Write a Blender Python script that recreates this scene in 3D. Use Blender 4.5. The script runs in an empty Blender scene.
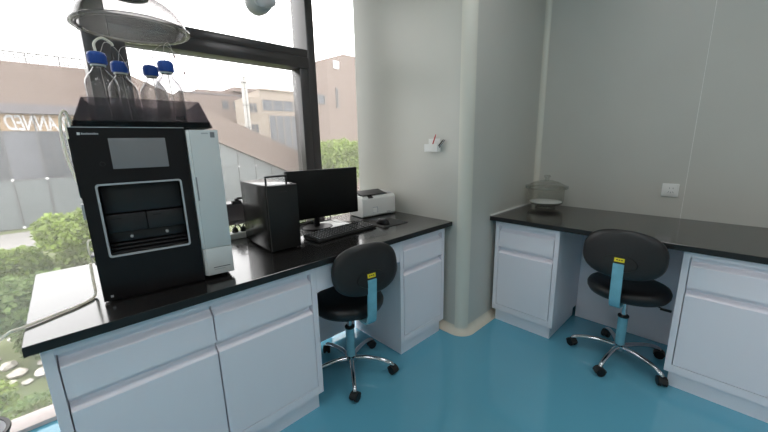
import bpy, bmesh, math, random
from mathutils import Vector, Matrix

random.seed(7)
R = math.radians
PI = math.pi
scene = bpy.context.scene
C = scene.collection

# ------------------------------------------------------------------ camera, sky, exposure
CAM = Vector((0.1631, -1.2818, 1.3233))
YAW, PITCH, ROLL, FPX = 0.8153, -0.2132, -0.0230, 335.0
fwd = Vector((math.cos(YAW) * math.cos(PITCH), math.sin(YAW) * math.cos(PITCH), math.sin(PITCH)))
rgt = Vector((math.sin(YAW), -math.cos(YAW), 0))
upv = rgt.cross(fwd)
r2 = math.cos(ROLL) * rgt + math.sin(ROLL) * upv
u2 = -math.sin(ROLL) * rgt + math.cos(ROLL) * upv
cam_data = bpy.data.cameras.new('camera')
cam = bpy.data.objects.new('camera', cam_data)
C.objects.link(cam)
cam.matrix_world = Matrix(((r2.x, u2.x, -fwd.x, CAM.x), (r2.y, u2.y, -fwd.y, CAM.y),
                           (r2.z, u2.z, -fwd.z, CAM.z), (0, 0, 0, 1)))
cam_data.sensor_fit = 'HORIZONTAL'
cam_data.sensor_width = 36
cam_data.lens = FPX / 768 * 36
cam_data.clip_start = 0.02
cam_data.clip_end = 600
scene.camera = cam

world = bpy.data.worlds.new('overcast_sky')
scene.world = world
world.use_nodes = True
bg = world.node_tree.nodes['Background']
bg.inputs['Color'].default_value = (1.0, 0.985, 0.98, 1)
bg.inputs['Strength'].default_value = 4.6

FILL = 7.4         # brightness of the added ceiling fill panels

vs = scene.view_settings
vs.view_transform = 'Standard'
vs.look = 'None'
vs.gamma = 1
vs.exposure = 0.0
vs.use_curve_mapping = False
scene.cycles.max_bounces = 10
scene.cycles.diffuse_bounces = 6
scene.cycles.glossy_bounces = 5
scene.cycles.transmission_bounces = 6
scene.cycles.transparent_max_bounces = 24
scene.cycles.caustics_reflective = False
scene.cycles.caustics_refractive = False
scene.cycles.use_denoising = True

# ------------------------------------------------------------------ materials
def pmat(name, col, rough=0.5, metal=0.0, spec=0.5, noise=0.0, nscale=20.0, coat=0.0, bump=0.0, bscale=200.0, emit=None, estr=0.0):
    m = bpy.data.materials.new(name)
    m.use_nodes = True
    nt = m.node_tree
    b = nt.nodes['Principled BSDF']
    b.inputs['Base Color'].default_value = (*col, 1)
    b.inputs['Roughness'].default_value = rough
    b.inputs['Metallic'].default_value = metal
    b.inputs['Specular IOR Level'].default_value = spec
    b.inputs['Coat Weight'].default_value = coat
    b.inputs['Coat Roughness'].default_value = 0.05
    if emit:
        b.inputs['Emission Color'].default_value = (*emit, 1)
        b.inputs['Emission Strength'].default_value = estr
    if noise or bump:
        tc = nt.nodes.new('ShaderNodeTexCoord')
    if noise:
        n = nt.nodes.new('ShaderNodeTexNoise')
        n.inputs['Scale'].default_value = nscale
        n.inputs['Detail'].default_value = 4
        nt.links.new(tc.outputs['Object'], n.inputs['Vector'])
        r = nt.nodes.new('ShaderNodeValToRGB')
        r.color_ramp.elements[0].position = 0.3
        r.color_ramp.elements[1].position = 0.7
        r.color_ramp.elements[0].color = (*[c * (1 - noise) for c in col], 1)
        r.color_ramp.elements[1].color = (*[min(1, c * (1 + noise)) for c in col], 1)
        nt.links.new(n.outputs['Fac'], r.inputs['Fac'])
        nt.links.new(r.outputs['Color'], b.inputs['Base Color'])
    if bump:
        n2 = nt.nodes.new('ShaderNodeTexNoise')
        n2.inputs['Scale'].default_value = bscale
        nt.links.new(tc.outputs['Object'], n2.inputs['Vector'])
        bp = nt.nodes.new('ShaderNodeBump')
        bp.inputs['Strength'].default_value = bump
        bp.inputs['Distance'].default_value = 0.002
        nt.links.new(n2.outputs['Fac'], bp.inputs['Height'])
        nt.links.new(bp.outputs['Normal'], b.inputs['Normal'])
    return m


def thin_glass(name, tint=(1, 1, 1), haze_mix=0.0, ior=1.45, rough=0.0, edge=0.0, edgecol=(0.6, 0.65, 0.65)):
    """thin clear sheet: see-through, Fresnel reflection, optional dust and thicker-looking rim"""
    m = bpy.data.materials.new(name)
    m.use_nodes = True
    nt = m.node_tree
    nt.nodes.remove(nt.nodes['Principled BSDF'])
    out = nt.nodes['Material Output']
    tr = nt.nodes.new('ShaderNodeBsdfTransparent')
    tr.inputs['Color'].default_value = (*tint, 1)
    last = tr.outputs[0]
    if haze_mix:
        d = nt.nodes.new('ShaderNodeBsdfTranslucent')
        d.inputs['Color'].default_value = (0.85, 0.83, 0.82, 1)
        mx = nt.nodes.new('ShaderNodeMixShader')
        mx.inputs[0].default_value = haze_mix
        nt.links.new(last, mx.inputs[1])
        nt.links.new(d.outputs[0], mx.inputs[2])
        last = mx.outputs[0]
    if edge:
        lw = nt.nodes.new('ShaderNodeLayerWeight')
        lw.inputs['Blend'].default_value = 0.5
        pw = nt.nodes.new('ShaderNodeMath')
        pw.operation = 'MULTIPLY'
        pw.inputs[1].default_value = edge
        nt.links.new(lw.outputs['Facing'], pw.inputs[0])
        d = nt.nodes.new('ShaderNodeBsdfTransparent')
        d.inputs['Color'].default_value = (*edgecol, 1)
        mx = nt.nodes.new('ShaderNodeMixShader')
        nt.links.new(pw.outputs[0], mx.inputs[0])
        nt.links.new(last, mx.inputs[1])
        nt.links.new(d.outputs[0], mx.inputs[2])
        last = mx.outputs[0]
    g = nt.nodes.new('ShaderNodeBsdfGlossy')
    g.inputs['Roughness'].default_value = rough
    # Schlick reflectance, the same on both sides of the sheet
    lw2 = nt.nodes.new('ShaderNodeLayerWeight')
    lw2.inputs['Blend'].default_value = 0.5
    p5 = nt.nodes.new('ShaderNodeMath')
    p5.operation = 'POWER'
    p5.inputs[1].default_value = 5.0
    nt.links.new(lw2.outputs['Facing'], p5.inputs[0])
    f0 = ((ior - 1) / (ior + 1)) ** 2
    ma = nt.nodes.new('ShaderNodeMath')
    ma.operation = 'MULTIPLY_ADD'
    ma.inputs[1].default_value = 1 - f0
    ma.inputs[2].default_value = f0
    nt.links.new(p5.outputs[0], ma.inputs[0])
    mx = nt.nodes.new('ShaderNodeMixShader')
    nt.links.new(ma.outputs[0], mx.inputs[0])
    nt.links.new(last, mx.inputs[1])
    nt.links.new(g.outputs[0], mx.inputs[2])
    nt.links.new(mx.outputs[0], out.inputs['Surface'])
    return m


def brick_mat(name, c1, c2, mortar, scale, bw=0.6, rh=0.3, ms=0.02):
    m = bpy.data.materials.new(name)
    m.use_nodes = True
    nt = m.node_tree
    b = nt.nodes['Principled BSDF']
    b.inputs['Roughness'].default_value = 0.85
    tc = nt.nodes.new('ShaderNodeTexCoord')
    mp = nt.nodes.new('ShaderNodeMapping')
    mp.inputs['Rotation'].default_value = (R(90), 0, 0)
    nt.links.new(tc.outputs['Object'], mp.inputs['Vector'])
    t = nt.nodes.new('ShaderNodeTexBrick')
    t.inputs['Color1'].default_value = (*c1, 1)
    t.inputs['Color2'].default_value = (*c2, 1)
    t.inputs['Mortar'].default_value = (*mortar, 1)
    t.inputs['Scale'].default_value = scale
    t.inputs['Brick Width'].default_value = bw
    t.inputs['Row Height'].default_value = rh
    t.inputs['Mortar Size'].default_value = ms
    nt.links.new(mp.outputs[0], t.inputs['Vector'])
    nt.links.new(t.outputs['Color'], b.inputs['Base Color'])
    return m


M = {
    'wall': pmat('wall_panel_paint', (0.54, 0.53, 0.485), 0.33, noise=0.015, nscale=3),
    'trim': pmat('trim_paint', (0.66, 0.64, 0.565), 0.35),
    'cove': pmat('cove_base', (0.66, 0.61, 0.51), 0.45, noise=0.03, nscale=15),
    'ceiling': pmat('ceiling_paint', (0.82, 0.82, 0.79), 0.8, noise=0.01, nscale=4),
    'floor': pmat('blue_epoxy', (0.125, 0.39, 0.52), 0.08, noise=0.03, nscale=1.5, coat=0.3),
    'cab': pmat('white_steel', (0.88, 0.835, 0.885), 0.32, noise=0.01, nscale=2),
    'top': pmat('black_phenolic', (0.014, 0.013, 0.013), 0.17, spec=0.8, noise=0.2, nscale=90, coat=0.25),
    'edge': pmat('black_top_edge', (0.008, 0.008, 0.008), 0.5),
    'frame': pmat('dark_aluminium', (0.045, 0.038, 0.040), 0.30, metal=0.0, spec=0.6, noise=0.04, nscale=6),
    'seal': pmat('white_sealant', (0.8, 0.79, 0.76), 0.5),
    'sill': pmat('pink_stone_sill', (0.62, 0.54, 0.52), 0.5, noise=0.06, nscale=30),
    'black': pmat('black_gloss_plastic', (0.006, 0.005, 0.006), 0.30, spec=0.3, noise=0.05, nscale=10),
    'matte': pmat('black_matte_plastic', (0.010, 0.010, 0.010), 0.45, spec=0.4, noise=0.05, nscale=30),
    'satin': pmat('black_satin_steel', (0.010, 0.010, 0.010), 0.22, spec=0.4, noise=0.05, nscale=30),
    'glossblack': pmat('monitor_black', (0.004, 0.004, 0.004), 0.4, spec=0.25),
    'rubber': pmat('rubber', (0.012, 0.012, 0.012), 0.6, noise=0.1, nscale=40),
    'white': pmat('white_plastic', (0.72, 0.72, 0.70), 0.35, noise=0.01, nscale=8),
    'offwhite': pmat('off_white_plastic', (0.66, 0.67, 0.66), 0.4, noise=0.01, nscale=8),
    'grey': pmat('light_grey_plastic', (0.45, 0.46, 0.47), 0.4, noise=0.02, nscale=12),
    'midgrey': pmat('mid_grey_plastic', (0.23, 0.23, 0.24), 0.4, noise=0.03, nscale=12),
    'dgrey': pmat('dark_grey_plastic', (0.018, 0.017, 0.018), 0.4, spec=0.4, noise=0.05, nscale=15),
    'screen': pmat('screen_grey', (0.08, 0.085, 0.09), 0.25, emit=(0.9, 0.97, 1.0), estr=0.06),
    'mark': pmat('print_white', (0.75, 0.75, 0.75), 0.5),
    'markdark': pmat('print_dark', (0.12, 0.12, 0.13), 0.5),
    'markblue': pmat('print_blue', (0.12, 0.17, 0.32), 0.5),
    'cap': pmat('blue_cap', (0.010, 0.075, 0.36), 0.35, noise=0.05, nscale=30),
    'tube': pmat('white_tubing', (0.95, 0.92, 0.84), 0.35, noise=0.03, nscale=30),
    'ptfe': pmat('thin_tubing', (0.42, 0.38, 0.36), 0.35),
    'redplug': pmat('red_ferrule', (0.22, 0.03, 0.03), 0.4),
    'chrome': pmat('chrome', (0.62, 0.63, 0.65), 0.09, metal=1.0),
    'film': pmat('blue_film', (0.20, 0.47, 0.58), 0.25, noise=0.08, nscale=25),
    'leather': pmat('black_leatherette', (0.010, 0.010, 0.011), 0.42, noise=0.1, nscale=25, bump=0.15, bscale=300),
    'yellow': pmat('yellow_label', (0.80, 0.66, 0.02), 0.4),
    'keys': pmat('key_caps', (0.03, 0.03, 0.032), 0.28),
    'paper': pmat('paper', (0.80, 0.80, 0.78), 0.7),
    'redpen': pmat('red_pen', (0.50, 0.03, 0.03), 0.35),
    'silver': pmat('silver_pen', (0.45, 0.45, 0.46), 0.25, metal=0.8),
    'cable': pmat('black_cable', (0.02, 0.02, 0.02), 0.45),
    'socket': pmat('socket_plate', (0.80, 0.79, 0.76), 0.35),
    'armgrey': pmat('arm_joint_grey', (0.56, 0.54, 0.54), 0.4, noise=0.03, nscale=10),
    'armdark': pmat('arm_tube_dark', (0.10, 0.085, 0.09), 0.35),
    'bag': pmat('bin_liner', (0.75, 0.74, 0.76), 0.4),
    'window': thin_glass('window_glass', (0.97, 0.975, 0.975), haze_mix=0.05),  # outdoor haze is put into the pane as a pale translucent share
    'acrylic': thin_glass('clear_acrylic', (0.94, 0.935, 0.935), haze_mix=0.11, edge=1.0, edgecol=(0.38, 0.36, 0.36)),
    'rimacr': thin_glass('acrylic_rim', (0.78, 0.77, 0.77), haze_mix=0.30, edge=0.9, edgecol=(0.25, 0.25, 0.25)),
    'glass': thin_glass('bottle_glass', (0.86, 0.855, 0.86), haze_mix=0.06, edge=1.0, edgecol=(0.16, 0.15, 0.155)),
    'liquid': thin_glass('clear_solvent', (0.9, 0.9, 0.9), haze_mix=0.02, ior=1.33),
    'desic': thin_glass('desiccator_glass', (0.95, 0.955, 0.94), haze_mix=0.14, edge=0.35, edgecol=(0.6, 0.61, 0.57)),
    'smoke': thin_glass('smoked_acrylic', (0.60, 0.585, 0.61), haze_mix=0.02, ior=1.35, rough=0.05),
    # outside
    'fascia': brick_mat('brown_cladding', (0.168, 0.128, 0.112), (0.156, 0.118, 0.103), (0.11, 0.087, 0.077), 1.0, 2.4, 0.42, 0.012),
    'brownwall': brick_mat('brown_tile_wall', (0.185, 0.142, 0.126), (0.172, 0.132, 0.117), (0.13, 0.10, 0.09), 1.0, 1.2, 0.6, 0.015),
    'cream': brick_mat('cream_wall', (0.30, 0.255, 0.215), (0.29, 0.245, 0.207), (0.23, 0.195, 0.167), 1.0, 1.2, 0.6, 0.012),
    'gutter': pmat('grey_gutter', (0.11, 0.10, 0.11), 0.6, noise=0.15, nscale=3),
    'tan': pmat('tan_sign_band', (0.26, 0.18, 0.11), 0.6, noise=0.25, nscale=1.2),
    'letters': pmat('white_letters', (0.46, 0.46, 0.48), 0.6),
    'bluegl': pmat('blue_grey_glazing', (0.085, 0.09, 0.105), 0.25, noise=0.12, nscale=0.7),
    'palegl': pmat('pale_grey_panel', (0.115, 0.13, 0.135), 0.3, noise=0.1, nscale=0.6),
    'darkgl': pmat('dark_glazing', (0.05, 0.055, 0.065), 0.25, noise=0.15, nscale=0.8),
    'mullion': pmat('facade_mullion', (0.09, 0.09, 0.095), 0.5),
    'bracket': pmat('facade_bracket', (0.7, 0.7, 0.7), 0.4),
    'rail': pmat('railing_steel', (0.10, 0.095, 0.095), 0.5),
    'roof': pmat('flat_roof', (0.30, 0.29, 0.28), 0.9),
    'flue': pmat('pale_flue', (0.42, 0.41, 0.39), 0.5),
    'ground': pmat('grass_and_soil', (0.10, 0.12, 0.05), 0.95, noise=0.45, nscale=0.9),
    'path': pmat('pale_paving', (0.26, 0.25, 0.24), 0.9, noise=0.1, nscale=2),
    'rock': pmat('pale_rock', (0.50, 0.46, 0.42), 0.85, noise=0.15, nscale=6),
    'leafA': pmat('leaf_light', (0.19, 0.26, 0.055), 0.6, noise=0.45, nscale=3.0),
    'leafB': pmat('leaf_mid', (0.12, 0.18, 0.05), 0.6, noise=0.45, nscale=3.0),
    'bark': pmat('bark', (0.14, 0.10, 0.07), 0.9, noise=0.3, nscale=8),
}
for k in ('leafA', 'leafB', 'tube'):
    nt = M[k].node_tree
    pb = nt.nodes['Principled BSDF']
    tl = nt.nodes.new('ShaderNodeBsdfTranslucent')
    mx = nt.nodes.new('ShaderNodeMixShader')
    mx.inputs[0].default_value = 0.35
    src = pb.inputs['Base Color'].links[0].from_socket
    nt.links.new(src, tl.inputs['Color'])
    nt.links.new(pb.outputs[0], mx.inputs[1])
    nt.links.new(tl.outputs[0], mx.inputs[2])
    nt.links.new(mx.outputs[0], nt.nodes['Material Output'].inputs['Surface'])


# ------------------------------------------------------------------ mesh helpers
class MB:
    def __init__(s):
        s.bm = bmesh.new()

    def face(s, pts):
        return s.bm.faces.new([s.bm.verts.new(p) for p in pts])

    def box(s, x0, x1, y0, y1, z0, z1, bev=0.0, seg=2):
        m = MB.__new__(MB)
        b = bmesh.new()
        v = [b.verts.new((x, y, z)) for x in (x0, x1) for y in (y0, y1) for z in (z0, z1)]
        for f in ((0, 1, 3, 2), (4, 6, 7, 5), (0, 4, 5, 1), (2, 3, 7, 6), (0, 2, 6, 4), (1, 5, 7, 3)):
            b.faces.new([v[i] for i in f])
        if bev:
            bmesh.ops.bevel(b, geom=b.edges[:], offset=bev, segments=seg, affect='EDGES', profile=0.5)
        s._merge(b)
        return s

    def _merge(s, b, mat=None):
        me = bpy.data.meshes.new('tmp')
        if mat is not None:
            bmesh.ops.transform(b, matrix=mat, verts=b.verts[:])
        b.to_mesh(me)
        b.free()
        s.bm.from_mesh(me)
        bpy.data.meshes.remove(me)

    def obox(s, center, size, rot=None, bev=0.0, seg=2):
        """box of a given size, rotated by a Matrix, about its centre"""
        t = MB()
        t.box(-size[0] / 2, size[0] / 2, -size[1] / 2, size[1] / 2, -size[2] / 2, size[2] / 2, bev, seg)
        mat = Matrix.Translation(center) @ (rot.to_4x4() if rot else Matrix.Identity(4))
        s._merge(t.bm, mat)
        return s

    def prism(s, poly, axis, a, b, bev=0.0):
        """polygon in the two other axes (in xyz order), extruded along axis from a to b"""
        def P(p, t):
            if axis == 'x':
                return (t, p[0], p[1])
            if axis == 'y':
                return (p[0], t, p[1])
            return (p[0], p[1], t)
        bb = bmesh.new()
        A = [bb.verts.new(P(p, a)) for p in poly]
        B = [bb.verts.new(P(p, b)) for p in poly]
        n = len(poly)
        bb.faces.new(A[::-1])
        bb.faces.new(B)
        for i in range(n):
            bb.faces.new((A[i], A[(i + 1) % n], B[(i + 1) % n], B[i]))
        bmesh.ops.recalc_face_normals(bb, faces=bb.faces[:])
        if bev:
            bmesh.ops.bevel(bb, geom=bb.edges[:], offset=bev, segments=2, affect='EDGES', profile=0.5)
        s._merge(bb)
        return s

    def lathe(s, prof, center=(0, 0, 0), seg=32, mat=None, sx=1.0, sy=1.0, closed=False):
        bb = bmesh.new()
        rings = []
        for (r, z) in prof:
            if r < 1e-6:
                rings.append([bb.verts.new((0, 0, z))])
            else:
                rings.append([bb.verts.new((r * sx * math.cos(2 * PI * i / seg), r * sy * math.sin(2 * PI * i / seg), z)) for i in range(seg)])
        prs = list(zip(rings[:-1], rings[1:]))
        if closed:
            prs.append((rings[-1], rings[0]))
        for a, b in prs:
            for i in range(seg):
                j = (i + 1) % seg
                if len(a) == 1 and len(b) == 1:
                    continue
                if len(a) == 1:
                    bb.faces.new((a[0], b[i], b[j]))
                elif len(b) == 1:
                    bb.faces.new((a[i], a[j], b[0]))
                else:
                    bb.faces.new((a[i], a[j], b[j], b[i]))
        bmesh.ops.recalc_face_normals(bb, faces=bb.faces[:])
        T = Matrix.Translation(center)
        s._merge(bb, T @ mat.to_4x4() if mat else T)
        return s

    def cyl(s, a, b, ra, rb=None, seg=20, cap=True, rnd=0.0):
        a, b = Vector(a), Vector(b)
        rb = ra if rb is None else rb
        d = b - a
        L = d.length
        q = d.to_track_quat('Z', 'Y').to_matrix()
        prof = [(ra, 0), (rb, L)]
        if rnd:
            prof = [(ra - rnd, 0), (ra, rnd), (rb, L - rnd), (rb - rnd, L)]
        if cap:
            prof = [(0, 0)] + prof + [(0, L)]
        return s.lathe(prof, a, seg, q)

    def tube(s, pts, r, seg=8, smooth=6, radii=None):
        pts = [Vector(p) for p in pts]
        if smooth > 1 and len(pts) > 2:
            P = [pts[0] * 2 - pts[1]] + pts + [pts[-1] * 2 - pts[-2]]
            o, ro = [], []
            for i in range(1, len(P) - 2):
                for k in range(smooth):
                    t = k / smooth
                    p0, p1, p2, p3 = P[i - 1:i + 3]
                    o.append(0.5 * ((2 * p1) + (p2 - p0) * t + (2 * p0 - 5 * p1 + 4 * p2 - p3) * t * t + (3 * p1 - p0 - 3 * p2 + p3) * t ** 3))
                    if radii:
                        ro.append(radii[i - 1] * (1 - t) + radii[i] * t)
            o.append(pts[-1])
            if radii:
                ro.append(radii[-1])
                radii = ro
            pts = o
        bb = bmesh.new()
        rings = []
        nrm = None
        for i, p in enumerate(pts):
            t = (pts[min(i + 1, len(pts) - 1)] - pts[max(i - 1, 0)]).normalized()
            if nrm is None:
                nrm = t.orthogonal().normalized()
            else:
                nrm = (nrm - t * nrm.dot(t)).normalized()
            bn = t.cross(nrm)
            rr = radii[i] if radii else r
            rings.append([bb.verts.new(p + rr * (math.cos(2 * PI * k / seg) * nrm + math.sin(2 * PI * k / seg) * bn)) for k in range(seg)])
        for a, b in zip(rings[:-1], rings[1:]):
            for i in range(seg):
                j = (i + 1) % seg
                bb.faces.new((a[i], a[j], b[j], b[i]))
        bb.faces.new(rings[0][::-1])
        bb.faces.new(rings[-1])
        s._merge(bb)
        return s

    def build(s, name, mat, parent=None, smooth=None):
        me = bpy.data.meshes.new(name)
        s.bm.to_mesh(me)
        s.bm.free()
        o = bpy.data.objects.new(name, me)
        C.objects.link(o)
        me.materials.append(M[mat] if isinstance(mat, str) else mat)
        if smooth is not None:
            me.shade_smooth()
            if smooth < 180:
                me.set_sharp_from_angle(angle=R(smooth))
        if parent:
            o.parent = parent
        return o


def bx(name, mat, parent, x0, x1, y0, y1, z0, z1, bev=0.0, seg=2):
    return MB().box(x0, x1, y0, y1, z0, z1, bev, seg).build(name, mat, parent, 35 if bev else None)


def tag(o, label=None, cat=None, group=None, kind=None):
    if label:
        o['label'] = label
    if cat:
        o['category'] = cat
    if group:
        o['group'] = group
    if kind:
        o['kind'] = kind
    return o


def thing(name, label, cat, loc=(0, 0, 0), rz=0.0, group=None):
    o = bpy.data.objects.new(name, None)
    o.empty_display_size = 0.1
    C.objects.link(o)
    o.location = loc
    o.rotation_euler = (0, 0, rz)
    return tag(o, label, cat, group)


def struct(o):
    o['kind'] = 'structure'
    return o


def sempty(name, loc=(0, 0, 0)):
    o = bpy.data.objects.new(name, None)
    o.empty_display_size = 0.1
    C.objects.link(o)
    o.location = loc
    return struct(o)


def copy_tree(o, parent=None):
    c = o.copy()
    C.objects.link(c)
    if parent:
        c.parent = parent
    for ch in list(o.children):
        copy_tree(ch, c)
    return c


# ------------------------------------------------------------------ room shell
H = 0.80          # worktop height
CEIL = 2.75
X0R, X2 = -3.6, 3.0415
Y0R = -3.6
L1, YP, YW = 2.002, -0.1013, 0.97
WIN = 1.0         # room face of the window frames

struct(bx('floor', 'floor', None, X0R, X2 + 0.1, Y0R, 0.915, -0.12, 0.0))
struct(bx('ceiling', 'ceiling', None, X0R, X2 + 0.1, Y0R, 1.35, CEIL, CEIL + 0.12))
wl = sempty('wall_left', (X0R, 0, 0))
bx('wall_sheet', 'wall', wl, -0.1, 0, Y0R, 1.35, 0, CEIL)
wf = sempty('wall_front', (0, Y0R, 0))
bx('wall_sheet', 'wall', wf, X0R, X2, -0.1, 0, 0, CEIL)

# back wall: clean-room panels with narrow joints
wb = sempty('wall_back', (X2, 0, 0))
bx('backing', 'wall', wb, 0.004, 0.1, Y0R, 1.35, 0, CEIL)
edges = [YP, -1.059, -2.02, -2.98, Y0R]
for a, b in zip(edges[:-1], edges[1:]):
    bx('wall_panel', 'wall', wb, 0.0, 0.0045, b + 0.0012, a - 0.0012, 0, CEIL, 0.0008, 1)
    if b > Y0R:
        bx('joint_sealant', 'seal', wb, 0.0005, 0.0045, b - 0.0012, b + 0.0012, 0, CEIL)

# pier beside the window, its two faces and the rounded corner
wp = sempty('wall_pier', (L1, YP, 0))
PR = 0.062
bx('core', 'wall', wp, 0.03, X2 - L1, 0.03, YW - YP - 0.03, 0, CEIL)
bx('wall_panel', 'wall', wp, 0, 0.03, PR + 0.002, YW - YP, 0, CEIL, 0.001, 1)
bx('wall_panel', 'wall', wp, PR + 0.002, X2 - L1, 0, 0.03, 0, CEIL, 0.001, 1)
bx('wall_panel', 'wall', wp, 0.03, X2 - L1, YW - YP - 0.03, YW - YP, 0, CEIL)
arc = [(PR - (PR + 0.005) * math.cos(t), PR - (PR + 0.005) * math.sin(t)) for t in [i * PI / 2 / 14 for i in range(15)]]
tr1 = MB().prism(arc + [(PR, PR)], 'z', 0, CEIL).build('trim_1', 'trim', None, 30)
tr1.location = (L1, YP, 0)
struct(tr1)
# concave strip in the corner of pier and back wall
cr = 0.035
arc = [(-cr + cr * math.sin(t), -cr + cr * math.cos(t)) for t in [i * PI / 2 / 10 for i in range(11)]]
tr2 = MB().prism(arc + [(0.0, 0.0)], 'z', 0, CEIL).build('trim_2', 'trim', None, 30)
tr2.location = (X2, YP, 0)
struct(tr2)


def cove(name, path, h=0.05, d=0.05):
    """beige coved base swept along a floor path of (x, y, nx, ny)"""
    prof = [(0.0, h)] + [(d - d * math.cos(t), h - h * math.sin(t)) for t in [i * PI / 2 / 6 for i in range(1, 7)]]
    prof = [(0.0, h)] + [(d * (1 - math.cos(t)), h * (1 - math.sin(t)) + 0.002) for t in [i * PI / 2 / 6 for i in range(1, 7)]] + [(d + 0.004, 0.0)]
    bb = bmesh.new()
    rows = [[bb.verts.new((x + nx * (a + 0.001), y + ny * (a + 0.001), b)) for a, b in prof] for x, y, nx, ny in path]
    for a, b in zip(rows[:-1], rows[1:]):
        for i in range(len(prof) - 1):
            bb.faces.new((a[i], b[i], b[i + 1], a[i + 1]))
    m = MB()
    m._merge(bb)
    return struct(m.build(name, 'cove', None, 60))


path = [(L1, YW, -1, 0), (L1, YP + PR, -1, 0)]
for i in range(1, 12):
    t = i * PI / 2 / 12
    path.append((L1 + PR - PR * math.cos(t), YP + PR - PR * math.sin(t), -math.cos(t), -math.sin(t)))
path += [(L1 + PR, YP, 0, -1), (X2, YP, 0, -1)]
cove('baseboard_pier', path, 0.05, 0.045)
cove('baseboard_back', [(X2, YP, -1, 0), (X2, Y0R, -1, 0)])

# assumed ceiling panels, added above the frame because window light left the room dark
M['led'] = pmat('led_diffuser', (0.9, 0.9, 0.9), 0.5, emit=(1.0, 0.97, 0.98), estr=FILL)
for lx in (-2.6, -0.5, 1.6):
    for ly, nm in ((-0.75, 'window-side'), (-2.5, 'rear')):
        lt = thing('ceiling_light', 'square white ceiling light panel of the %s row' % nm, 'ceiling light', (lx, ly, CEIL), 0, 'ceiling light panels')
        bx('frame', 'white', lt, -0.32, 0.32, -0.32, 0.32, -0.012, -0.0005, 0.002)
        bx('diffuser', 'led', lt, -0.30, 0.30, -0.30, 0.30, -0.014, -0.0125)

# ------------------------------------------------------------------ window wall
struct(bx('trim_3', 'sill', None, X0R, 0.437, 0.915, 1.04, -0.12, 0.022, 0.004))
struct(bx('trim_4', 'sill', None, 0.437, 2.5, 0.945, 1.24, -0.12, 0.028, 0.004))
w1 = sempty('window_1', (0, WIN, 0))
GY = 0.17         # glass set back from the frame face
def member(name, x0, x1, z0, z1, y0=0.0, y1=0.2, bev=0.004):
    return bx(name, 'frame', w1, x0, x1, y0, y1, z0, z1, bev)
member('mullion', 1.585, 1.650, 0.028, CEIL)
member('mullion', 0.330, 0.437, 0.028, CEIL)
for x in (-0.95, -2.23, -3.5):
    member('mullion', x, x + 0.1, 0.028, CEIL)
member('end_post', 2.30, 2.40, 0.028, CEIL)
bx('sill_rail', 'sill', w1, 0.437, 2.4, 0.15, 0.2, 0.028, 0.036)
member('head_rail', -3.6, 2.4, CEIL - 0.06, CEIL)
member('transom', 0.437, 1.585, 1.945, 2.000, 0.0, 0.2)
member('low_transom', 0.437, 1.585, 0.800, 0.842, 0.05, 0.2)
# opening sash between the two mullions
sash = bx('sash_top_rail', 'frame', w1, 0.437, 1.585, -0.01, 0.12, 1.868, 1.944, 0.004)
bx('sash_bottom_rail', 'frame', w1, 0.437, 1.585, -0.01, 0.12, 0.843, 0.958, 0.004)
bx('sash_stile', 'frame', w1, 0.437, 0.50, 0.0, 0.12, 0.958, 1.868, 0.003)
bx('sash_stile', 'frame', w1, 1.512, 1.584, 0.0, 0.12, 0.958, 1.868, 0.003)
hd = MB().box(0.925, 0.985, -0.035, -0.011, 0.952, 0.978, 0.004).box(0.94, 0.965, -0.05, -0.03, 0.975, 0.995, 0.004)
hd.obox((0.985, -0.045, 0.992), (0.06, 0.014, 0.014), Matrix.Rotation(R(8), 3, 'Y'), 0.004)
hd.build('window_handle', 'matte', w1, 35)
def pane(x0, x1, z0, z1, y=GY):
    return bx('pane', 'window', w1, x0, x1, y, y + 0.001, z0, z1)
pane(1.650, 2.30, 0.036, CEIL - 0.06)
pane(0.500, 1.512, 0.958, 1.868, 0.06)
pane(0.437, 1.585, 2.000, CEIL - 0.06)
pane(0.437, 1.585, 0.036, 0.800)
for xa, xb in ((-0.85, 0.330), (-2.13, -0.95), (-3.4, -2.23)):
    pane(xa, xb, 0.022, CEIL - 0.06, 0.022)
# solid bit of facade behind the pier
ww = sempty('wall_window', (2.4, 1.0, 0))
bx('wall_sheet', 'wall', ww, 0, 0.8, 0.0, 0.2, 0, CEIL)

# ------------------------------------------------------------------ lab benches
ZB, ZT = 0.0913, 0.77
def cabinet(name, label, loc, rz, w, cols, depth=0.49):
    t = thing(name, label, 'cabinet', loc, rz, 'white steel bench cabinets')
    fr = 0.028
    m = MB().box(0, w, 0.040, depth, ZB, ZT)
    m.box(0, fr, 0, 0.041, ZB, ZT, 0.0015, 1).box(w - fr, w, 0, 0.041, ZB, ZT, 0.0015, 1)
    m.box(fr, w - fr, 0, 0.041, 0.737, ZT, 0.001, 1).box(fr, w - fr, 0, 0.041, ZB, 0.135, 0.001, 1)
    m.build('body', 'cab', t)
    bx('toe_kick', 'cab', t, 0.02, w - 0.02, 0.022, depth - 0.01, 0.0, ZB)
    g = 0.004
    cw = (w - 2 * fr) / cols
    for c in range(cols):
        a = fr + c * cw + (g if c == 0 else g / 2 + 0.001)
        b = fr + (c + 1) * cw - (g if c == cols - 1 else g / 2 + 0.001)
        for nm, z0, z1 in (('drawer', 0.583, 0.733), ('door', 0.139, 0.577)):
            prof = [(0, z0), (0, z1 - 0.042), (0.003, z1 - 0.038), (0.022, z1 - 0.026), (0.028, z1 - 0.020), (0.028, z1 - 0.001), (0.034, z1 - 0.001), (0.034, z0)]
            MB().prism(prof, 'x', a, b).build(nm, 'cab', t)
    return t


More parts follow.
